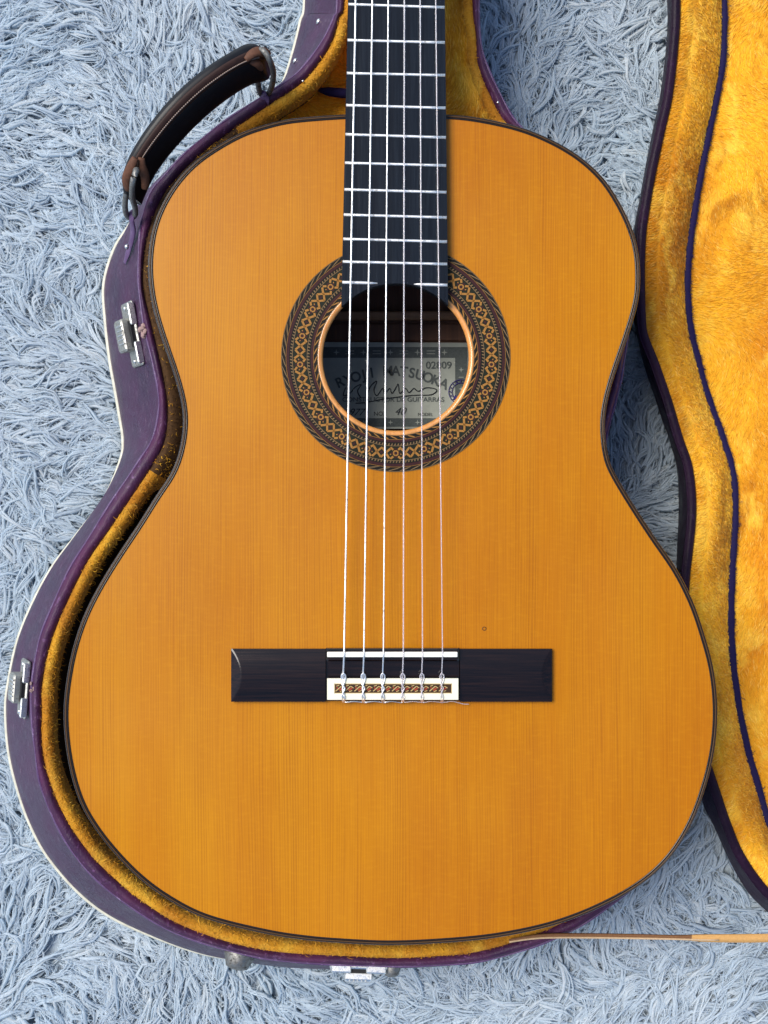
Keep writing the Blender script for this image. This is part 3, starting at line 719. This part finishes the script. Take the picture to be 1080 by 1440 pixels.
for k in range(21):
    for j in (0, 1):
        a = -math.pi/2 + 2*math.pi*(k + .5*j)/21      # angle measured anticlockwise in the world
        loc = (hc_w[0] + 134.8*U*math.cos(a), hc_w[1] + 134.8*U*math.sin(a), rz+.00014)
        if hc_w[1] + 134.8*U*math.sin(a) > P(0, 425, ZT)[1] and abs(134.8*math.cos(a)) < 66: continue      # under the fretboard
        if j == 0 and f0 is None:
            f0 = mesh('flower_motif', fl_V, fl_F, MAT['ro_tan'], ros, smooth=False, loc=loc); f0.rotation_euler.z = a + math.pi/2
            ch = mesh('petal', pe_V, pe_F, MAT['ro_purple'], None, smooth=False); src_f = (f0.data, ch.data); bpy.data.objects.remove(ch)
        elif j == 1 and d0 is None:
            d0 = mesh('diamond_motif', di_V, di_F, MAT['ro_tan'], ros, smooth=False, loc=loc); d0.rotation_euler.z = a + math.pi/2
        else:
            o = (d0 if j else f0).copy(); C.objects.link(o); o.location = loc; o.rotation_euler.z = a + math.pi/2
        # darker heart of each motif
        nm = 'motif_heart'
        if j == 0: me = src_f[1]
        else:
            me = bpy.data.meshes.get('heart_d')
            if me is None: me = bpy.data.meshes.new('heart_d'); me.from_pydata(dc_V, [], dc_F); me.materials.append(MAT['ro_purple'])
        o = bpy.data.objects.new(nm, me); C.objects.link(o); o.parent = ros; o.location = (loc[0], loc[1], loc[2] + .00003); o.rotation_euler.z = a + math.pi/2

# tiny dent near the bridge
V, F = tube([P(681 + 2.6*math.cos(q), 884 + 2.4*math.sin(q), zt+.0001) for q in np.linspace(0, 2*math.pi, 13)[:-1]], .00022, 5, closed=True); mesh('dent', V, F, MAT['purfling'], guitar, label='tiny dark dent in the top')

# label seen through the soundhole
zl = ZB + .0004
lab = mesh('paper_label', [P(430, 481, zl), P(661, 482, zl), P(661, 603, zl), P(430, 603, zl)], [(3, 2, 1, 0)], MAT['paper'], guitar, smooth=False)
def strip(x0, y0, x1, y1, z): return [P(x0, y0, z), P(x1, y0, z), P(x1, y1, z), P(x0, y1, z)], [(3, 2, 1, 0)]
m = MB(); z = zl+.0002
for q in ((436,488,657,489.2),(436,502,657,503.2),(640,503,641.2,588),(656,489,657.2,600),(436,588,641,589.2),(436,599,657,600)): m.add(*strip(*q, z+.0001))
for q in ((436,489,657,502),(641.2,502,656,588),(436,589,657,599)): m.add(*strip(*q, z))
m.build('label_border', MAT['grey_ink'], lab, smooth=False)
m = MB()
def star4(cx, cy, r): 
    V = [P(cx + (r if k % 2 == 0 else r*.28)*math.cos(math.pi*k/4), cy + (r if k % 2 == 0 else r*.28)*math.sin(math.pi*k/4), z+.0003) for k in range(8)]; return V, [tuple(range(8))[::-1]]
for x in (473, 511, 549, 587, 625): m.add(*star4(x, 495.5, 4.6)); m.add(*star4(x, 594, 4))
for x in (492, 530, 568, 606): m.add(*strip(x-6, 493, x+6, 493.9, z+.0003)); m.add(*strip(x-6, 497, x+6, 497.9, z+.0003))
for y in (520, 547, 574): m.add(*star4(648.5, y, 4)); m.add(*strip(645, y+10, 652, y+11, z+.0003))
m.build('border_ornament', MAT['paper'], lab, smooth=False)
def text(s, px, py, size, mat, parent, rot=0, shear=0, sx=1, align='CENTER', weight=0):
    cu = bpy.data.curves.new('print', 'FONT'); cu.body = s; cu.size = size*U*1.14*1.4; cu.align_x = align; cu.align_y = 'CENTER'; cu.shear = shear; cu.offset = weight
    tmp = bpy.data.objects.new('tmp', cu); C.objects.link(tmp); dg = bpy.context.evaluated_depsgraph_get(); dg.update()
    me = bpy.data.meshes.new_from_object(tmp.evaluated_get(dg)); bpy.data.objects.remove(tmp)
    me.materials.clear(); me.materials.append(MAT[mat])
    me.transform(Matrix.Translation(P(px, py, z+.0003)) @ Matrix.Rotation(rot, 4, 'Z') @ Matrix.Diagonal((sx, 1, 1, 1)))
    return me
def print_part(name, mes, parent):
    m = MB()
    for me in mes: m.add([v.co[:] for v in me.vertices], [tuple(p.vertices) for p in me.polygons])
    mat = mes[0].materials[0]; return m.build(name, mat, parent, smooth=False)
print_part('serial_number', [text('02809', 617, 514, 10, 'grey_ink', lab, sx=1.05, weight=.00008)], lab)
nm = 'RYOJI MATSUOKA'; ls = []
for k, chh in enumerate(nm):
    if chh == ' ': continue
    u = k/(len(nm)-1); x = 478 + 146*u; y = 541 - 22*math.sin(math.pi*(u*.86+.04)) + 6*u
    ls.append(text(chh, x, y, 14, 'grey_ink', lab, rot=R(24*(1-2*u)), sx=.95, weight=.00022))
print_part('maker_name', ls, lab)
print_part('trade_line', [text('CONSTRUCTOR DE GUITARRAS', 553, 562, 6.3, 'grey_ink', lab, sx=1.12, weight=.00006)], lab)
print_part('year_line', [text('1977', 497, 580, 10, 'ink', lab, shear=.4), text('NO.', 533, 582, 6, 'grey_ink', lab), text('40', 562, 579, 11, 'ink', lab, shear=.4), text('MODEL', 598, 583, 4.5, 'grey_ink', lab)], lab)
m = MB()
for pts in ([(486,545),(483,556),(492,553),(500,544),(508,541),(503,550),(508,560)], [(515,556),(522,542),(530,536),(526,548),(530,556),(538,546),(541,553),(548,546),(551,553),(556,546),(560,540),(562,553),(570,546),(575,552),(582,546),(588,550),(600,545),(614,548),(606,555),(580,556),(540,561),(515,566),(500,567)]):
    q = cr(pts, 6); m.add(*tube([P(a, b, z+.0006) for a, b in q], .00032, 5, flat=.3))
m.build('signature', MAT['ink'], lab)
m = MB()
for r in (17, 12.5): m.add(*tube([P(648+r*math.cos(q), 551+r*math.sin(q), z+.0008) for q in np.linspace(0, 2*math.pi, 33)[:-1]], .00025, 4, flat=.3, closed=True))
V = [P(640 + (4 if k % 2 == 0 else 1.7)*math.sin(math.pi*k/5), 559 - (4 if k % 2 == 0 else 1.7)*math.cos(math.pi*k/5), z+.0008) for k in range(10)]; m.add(V, [tuple(range(10))])
for k in range(16): m.add(*tube([P(648+13.6*math.cos(k*.39), 551+13.6*math.sin(k*.39), z+.0008), P(648+15.8*math.cos(k*.39+.05), 551+15.8*math.sin(k*.39+.05), z+.0008)], .0003, 4, flat=.3))
m.build('round_stamp', MAT['violet_ink'], lab)

# neck and fretboard
zf = ZT + .0065; lx = lambda y: 489.3 - (y)*(9.3/425); rx = lambda y: 625.6 + y*(4.6/425)
fb = []
HR = 103.5
def board_end(x):   # lower edge follows the soundhole
    d = HR**2 - (x - HC[0])**2
    return max(HC[1] - math.sqrt(max(d, 0)), 300)
xs = np.linspace(0, 1, 49); top = []; bot = []; side_t = []
for u in xs:
    x = lx(430) + (rx(430) - lx(430))*u; ye = min(board_end(x) - .5, 430)
    x0 = lx(-300) + (rx(-300)-lx(-300))*u
    top.append(P(x0, -300, zf)); bot.append(P(x, ye, zf))
mids = [[tuple(np.array(a)*(1-k) + np.array(b)*k) for a, b in zip(top, bot)] for k in np.linspace(0, 1, 8)]
low = [(p[0], p[1], ZT+.0002) for p in mids[-1]]
V, F = grid(mids + [low]); m = MB(); m.add(V, F)
for e in (0, -1):
    c0 = [r[e] for r in mids]; c1 = [(p[0], p[1], ZT-.001) for p in c0]; m.add(*grid([c0, c1]))
m.build('fretboard', MAT['ebony'], guitar, smooth=False)
# neck below the board
prof = [(-1, 0), (-.97, -.008), (-.75, -.017), (-.3, -.022), (.3, -.022), (.75, -.017), (.97, -.008), (1, 0)]
nr = []
for y in (-300, -100, 60, 172):
    cx = (lx(y)+rx(y))/2; hw = (rx(y)-lx(y))/2; nr.append([(lambda q: (q[0], q[1], ZT-.0004 + b))(P(cx + a*hw*.985, y, ZT)) for a, b in prof])
V, F = grid(nr); mesh('neck', V, F, MAT['neck'], guitar)
FR = [(6,10.5),(56.5,60),(103,106),(148,152),(189,193.5),(229,233),(266.5,270.5),(302,306),(336,340),(368,371.5),(397,401)]
FR = [(-172,-168),(-110,-106),(-51,-47)] + FR
for yl, yr in FR:
    y0 = yl; segs = [(lx(yl)+.8, rx(yr)-.8)]
    if yl == 397: segs = [(lx(yl)+.8, 531), (582, rx(yr)-.8)]
    for xa, xb in segs:
        f = lambda x: yl + (yr-yl)*(x-lx(yl))/(rx(yr)-lx(yl))
        xx = np.linspace(xa, xb, 7); hs = [.00078*(1.15 if k in (0, 6) else 1) for k in range(7)]
        if yl == 397 and xb < 560: hs = [.0009]*5 + [.0007, .0003]
        if yl == 397 and xa > 560: hs = [.0003, .0007] + [.0009]*5
        V, F = tube([P(x, f(x), zf+.0002) for x in xx], hs, 8, flat=.85); mesh('fret', V, F, MAT['fret'], guitar)

# bridge
bx0, bx1, by0, by1 = 326, 775, 911.5, 985.5
zb = ZT
brg = MB()
def wing(x0, x1, endx, dirn):
    rows_ = []
    ys = np.linspace(by0, by1, 33)
    fr = np.linspace(0, 1, 61)**1.6
    xs_ = endx + (x1 - endx)*fr if dirn > 0 else endx + (x0 - endx)*fr
    for x in xs_:
        row = []
        for y in ys:
            v = (y - (by0+by1)/2)/((by1-by0)/2); arch = .0052 - .0020*v*v
            sl_ = .0036 + abs(x-endx)*U*.34
            row.append(P(x, y, ZT)[:2] + (zb + min(arch, sl_ - .0004),))
        rows_.append(row)
    V, F = grid(rows_)
    # skirts
    br_ = [(p[0], p[1], zb) for p in (r[0] for r in rows_)]; m_ = MB().add(V, F)
    m_.add(*grid([[r[0] for r in rows_], br_])); m_.add(*grid([[r[-1] for r in rows_], [(r[-1][0], r[-1][1], zb) for r in rows_]]))
    m_.add(*grid([rows_[0], [(p[0], p[1], zb) for p in rows_[0]]]))
    return m_
bridge = mesh('bridge', *pbox(458, 911.5, 646.5, 985.5, zb, zb+.0030, .0003), MAT['bridge'], guitar, smooth=False)
for q in ((326, 458.5, 326, 1), (646, 775, 775, -1)): wing(*q).build('bridge_wing', MAT['bridge'], bridge, sharp=22)
mesh('saddle_block', *pbox(458.5, 912, 646, 930, zb+.003, zb+.0072, .0008), MAT['bridge'], bridge, smooth=False)
mesh('tie_block', *pbox(459.5, 952.5, 645.5, 984.5, zb+.003, zb+.0066, .0004), MAT['bridge'], bridge, smooth=False)
mesh('saddle', *pbox(460, 917, 643.5, 924.2, zb+.006, zb+.0098, .0003), MAT['bone'], bridge, smooth=False)
tz = zb+.0066
m = MB()
for q in ((460, 954, 644.5, 961.2), (460, 975.2, 644.5, 984), (460, 961.2, 470, 975.2), (635.5, 961.2, 644.5, 975.2)): m.add(*pbox(*q, tz, tz+.0008))
m.build('tie_plate', MAT['ivory'], bridge, smooth=False)
inl = mesh('bridge_inlay', *pbox(470, 961.2, 635.5, 975.2, tz, tz+.0006), plain('inlay_brown', (.045, .022, .010), .4, 0, .6, 900), bridge, smooth=False)
m = MB(); zz = tz+.0007
for q in ((470, 961.2, 635.5, 962.2), (470, 974.2, 635.5, 975.2), (470, 961.2, 471, 975.2), (634.5, 961.2, 635.5, 975.2)): m.add([P(q[0], q[1], zz), P(q[2], q[1], zz), P(q[2], q[3], zz), P(q[0], q[3], zz)], [(3, 2, 1, 0)])
def pstroke(x0, y0, x1, y1, w_, z_):
    d = Vector((x1-x0, y1-y0)).normalized(); s = Vector((-d.y, d.x))*w_/2
    return [P(x0-s.x, y0-s.y, z_), P(x1-s.x, y1-s.y, z_), P(x1+s.x, y1+s.y, z_), P(x0+s.x, y0+s.y, z_)], [(3, 2, 1, 0)]
red = MB()
k = 0; x = 472
while x < 630:
    m.add(*pstroke(x, 972, x+4, 968.5, 1.3, zz)); m.add(*pstroke(x+4, 968.5, x+8, 965, 1.3, zz)); m.add(*pstroke(x+1, 965, x+5, 963.6, 1.1, zz)); m.add(*pstroke(x+6, 972.6, x+10, 971, 1.1, zz)); m.add(*pstroke(x+8, 965, x+12, 967.5, 1.1, zz))
    red.add(*pstroke(x+5, 970.6, x+10, 967.6, 2.4, zz+.00004)); red.add(*pstroke(x+1.4, 968, x+3, 966.6, 1.8, zz+.00004)); x += 13.2; k += 1
m.build('inlay_scroll', plain('inlay_gold', (.52, .36, .14), .4, 0, .3, 900), bridge, smooth=False); red.build('inlay_leaf', MAT['ro_red'], bridge, smooth=False)
m = MB()
for x in (458.3, 645.4): m.add(*pbox(x-.6, 936 if x > 600 else 914, x+.6, 983, zb+.003, zb+.0058))
m.build('bridge_glint_line', MAT['bone'], bridge, smooth=False) if False else None

# strings
SX = [(483.8, 500.2), (511.7, 523.6), (539.2, 546.0), (567.2, 568.7), (594.2, 590.9), (622.3, 612.8)]
SR = [.00054, .00048, .00043, .00041, .00036, .00032]
zs = zb + .0098
for k, (xb, xt) in enumerate(SX):
    mt = MAT['bass'] if k < 3 else MAT['nylon']; r = SR[k]; slope = (xt-xb)/(-920.)
    path = [P(xt + (xb-xt)*((y)/920.), y, z_) for y, z_ in ((-300, zf+.0030), (0, zf+.0032), (400, zf+.0037), (918, zs+.0003), (921, zs+.0005), (924, zs+.0002))]
    path = path[:4] + [P(xb, 920.5, zs+r*.9), P(xb-.2, 925, zs), P(xb-.8, 940, tz+.0016), P(xb-1.2, 950, tz+.0009), P(xb-1.2, 956, tz+.0012)]
    V, F = tube(path, r, 10)
    st = mesh('string', V, F, mt, guitar)
    st['label'] = ('silver wound bass string' if k < 3 else 'clear nylon treble string')
    kn = MB()
    lo = cr([(xb-3.0, 955, tz+.0014), (xb-3.6, 950.5, tz+.0016), (xb-1.2, 947, tz+.0020), (xb+1.8, 950, tz+.0018), (xb+1.6, 955, tz+.0015), (xb-.6, 962, tz+.0017), (xb-2.0, 969, tz+.0016), (xb-.6, 976, tz+.0016), (xb+.8, 982, tz+.0014), (xb+.2, 986, zb+.0050), (xb-.4, 987, zb+.0030)], 5)
    kn.add(*tube([P(*q) for q in lo], r*.95, 8))
    lo = cr([(xb-1.2, 955, tz+.0013), (xb-2.6, 962, tz+.0019), (xb+1.0, 968, tz+.0021), (xb-1.6, 974, tz+.0020), (xb-2.6, 980, tz+.0016), (xb-1.6, 986.4, zb+.0052), (xb-1, 987.3, zb+.003)], 5)
    kn.add(*tube([P(*q) for q in lo], r*.95, 8))
    kn.build('string_knot', mt, st)
    L2 = random.uniform(20, 30); lo = cr([(xb-.5, 986.5, zb+.004), (xb+4, 987.3, zb+.0045), (xb+L2*.5, 986.2, zb+.0042), (xb+L2, 987.6 + (2.2 if k == 5 else 0), zb+.0030), (xb+L2+(4 if k < 5 else 8), 988.2 + (2 if k == 5 else 0), zb+.0028)], 5)
    kn2 = mesh('string_end', *tube([P(*q) for q in lo], r*.75, 7), mt, st)

# ================================================================ CARPET
g = 2.2
car = mesh('carpet', [(-g, -g, -.008), (g, -g, -.008), (g, g, -.008), (-g, g, -.008)], [(0, 1, 2, 3)], MAT['carpet'], None, smooth=False)
car['kind'] = 'structure'
NLk = 23000
f0_ = U*(ZT+D)/D
lx_ = np.random.uniform((-130-540)*f0_, (1210-540)*f0_, NLk); ly_ = np.random.uniform(-(1560-720)*f0_, (720+120)*f0_, NLk)
cpoly = [(p[0]*.975 + cen[0]*.025, p[1]*.985 + cen[1]*.015) for p in base]; lpoly = [(p[0]+.004, p[1]) for p in lb] + [(p[0], p[1]) for p in mir(lb)[::-1]]
ok = ~inside(lx_, ly_, cpoly) & ~inside(lx_, ly_, lpoly)
lx_, ly_ = lx_[ok], ly_[ok]; nl = len(lx_)
th = wob(lx_, ly_, 21, 22)*1.1 + wob(lx_, ly_, 5, 9)*.8 + np.random.normal(0, .34, nl)
lk_curl = np.random.normal(0, .7, nl) + wob(lx_, ly_, 9, 30)*.3; lk_L = np.random.uniform(.018, .038, nl); lk_t = np.clip(np.random.normal(.5, .28, nl), 0, 1); lk_lift = np.random.uniform(.06, .42, nl); lk_h = np.random.uniform(-.0055, -.001, nl)
m5 = 4
rep = np.repeat(np.arange(nl), m5); n = len(rep)
core = np.tile([1, 0, 0, 0], nl)
jr = np.random.normal(0, .0009, (n, 2)) * (1 - .7*core)[:, None]
root = np.stack([lx_[rep] + jr[:, 0], ly_[rep] + jr[:, 1], lk_h[rep] + np.random.normal(0, .0005, n)], 1)
a = th[rep] + np.random.normal(0, .10, n)
dv = np.stack([np.cos(a), np.sin(a), 0*a], 1); sdv = np.stack([-np.sin(a), np.cos(a), 0*a], 1)
off = (jr[:, 0]*sdv[:, 0] + jr[:, 1]*sdv[:, 1]); dv -= sdv * (off*45)[:, None]
tw = (np.repeat(np.random.uniform(0, .45, nl), m5), np.repeat(np.random.uniform(0, 6.28, nl), m5))
wd = np.where(core == 1, np.random.uniform(.0026, .0048, n), np.random.uniform(.0012, .0030, n))
pile = fibres('carpet_pile', root, np.tile([0, 0, 1.], (n, 1)), dv, lk_L[rep]*np.random.uniform(.8, 1.1, n), wd, lk_lift[rep]*np.random.uniform(.85, 1.15, n), lk_curl[rep] + np.random.normal(0, .14, n), 5, 3, MAT['cpile'], car, .12, np.clip(lk_t[rep] + np.random.normal(0, .12, n), 0, 1), tw)
pile['label'] = 'long shaggy pale blue grey pile'
# fine loose wisps between the tufts
nf = 15000; pk = np.random.randint(0, nl, nf)
fr = np.stack([lx_[pk] + np.random.normal(0, .004, nf), ly_[pk] + np.random.normal(0, .004, nf), np.random.uniform(-.002, .0025, nf)], 1)
fa = th[pk] + np.random.normal(0, .5, nf)
fibres('carpet_wisp', fr, np.tile([0, 0, 1.], (nf, 1)), np.stack([np.cos(fa), np.sin(fa), 0*fa], 1), np.random.uniform(.008, .022, nf), np.random.uniform(.00022, .00045, nf), np.random.uniform(.1, .6, nf), np.random.normal(0, 1.1, nf), 5, 2, MAT['cpile'], car, .3, np.random.uniform(.4, 1, nf))
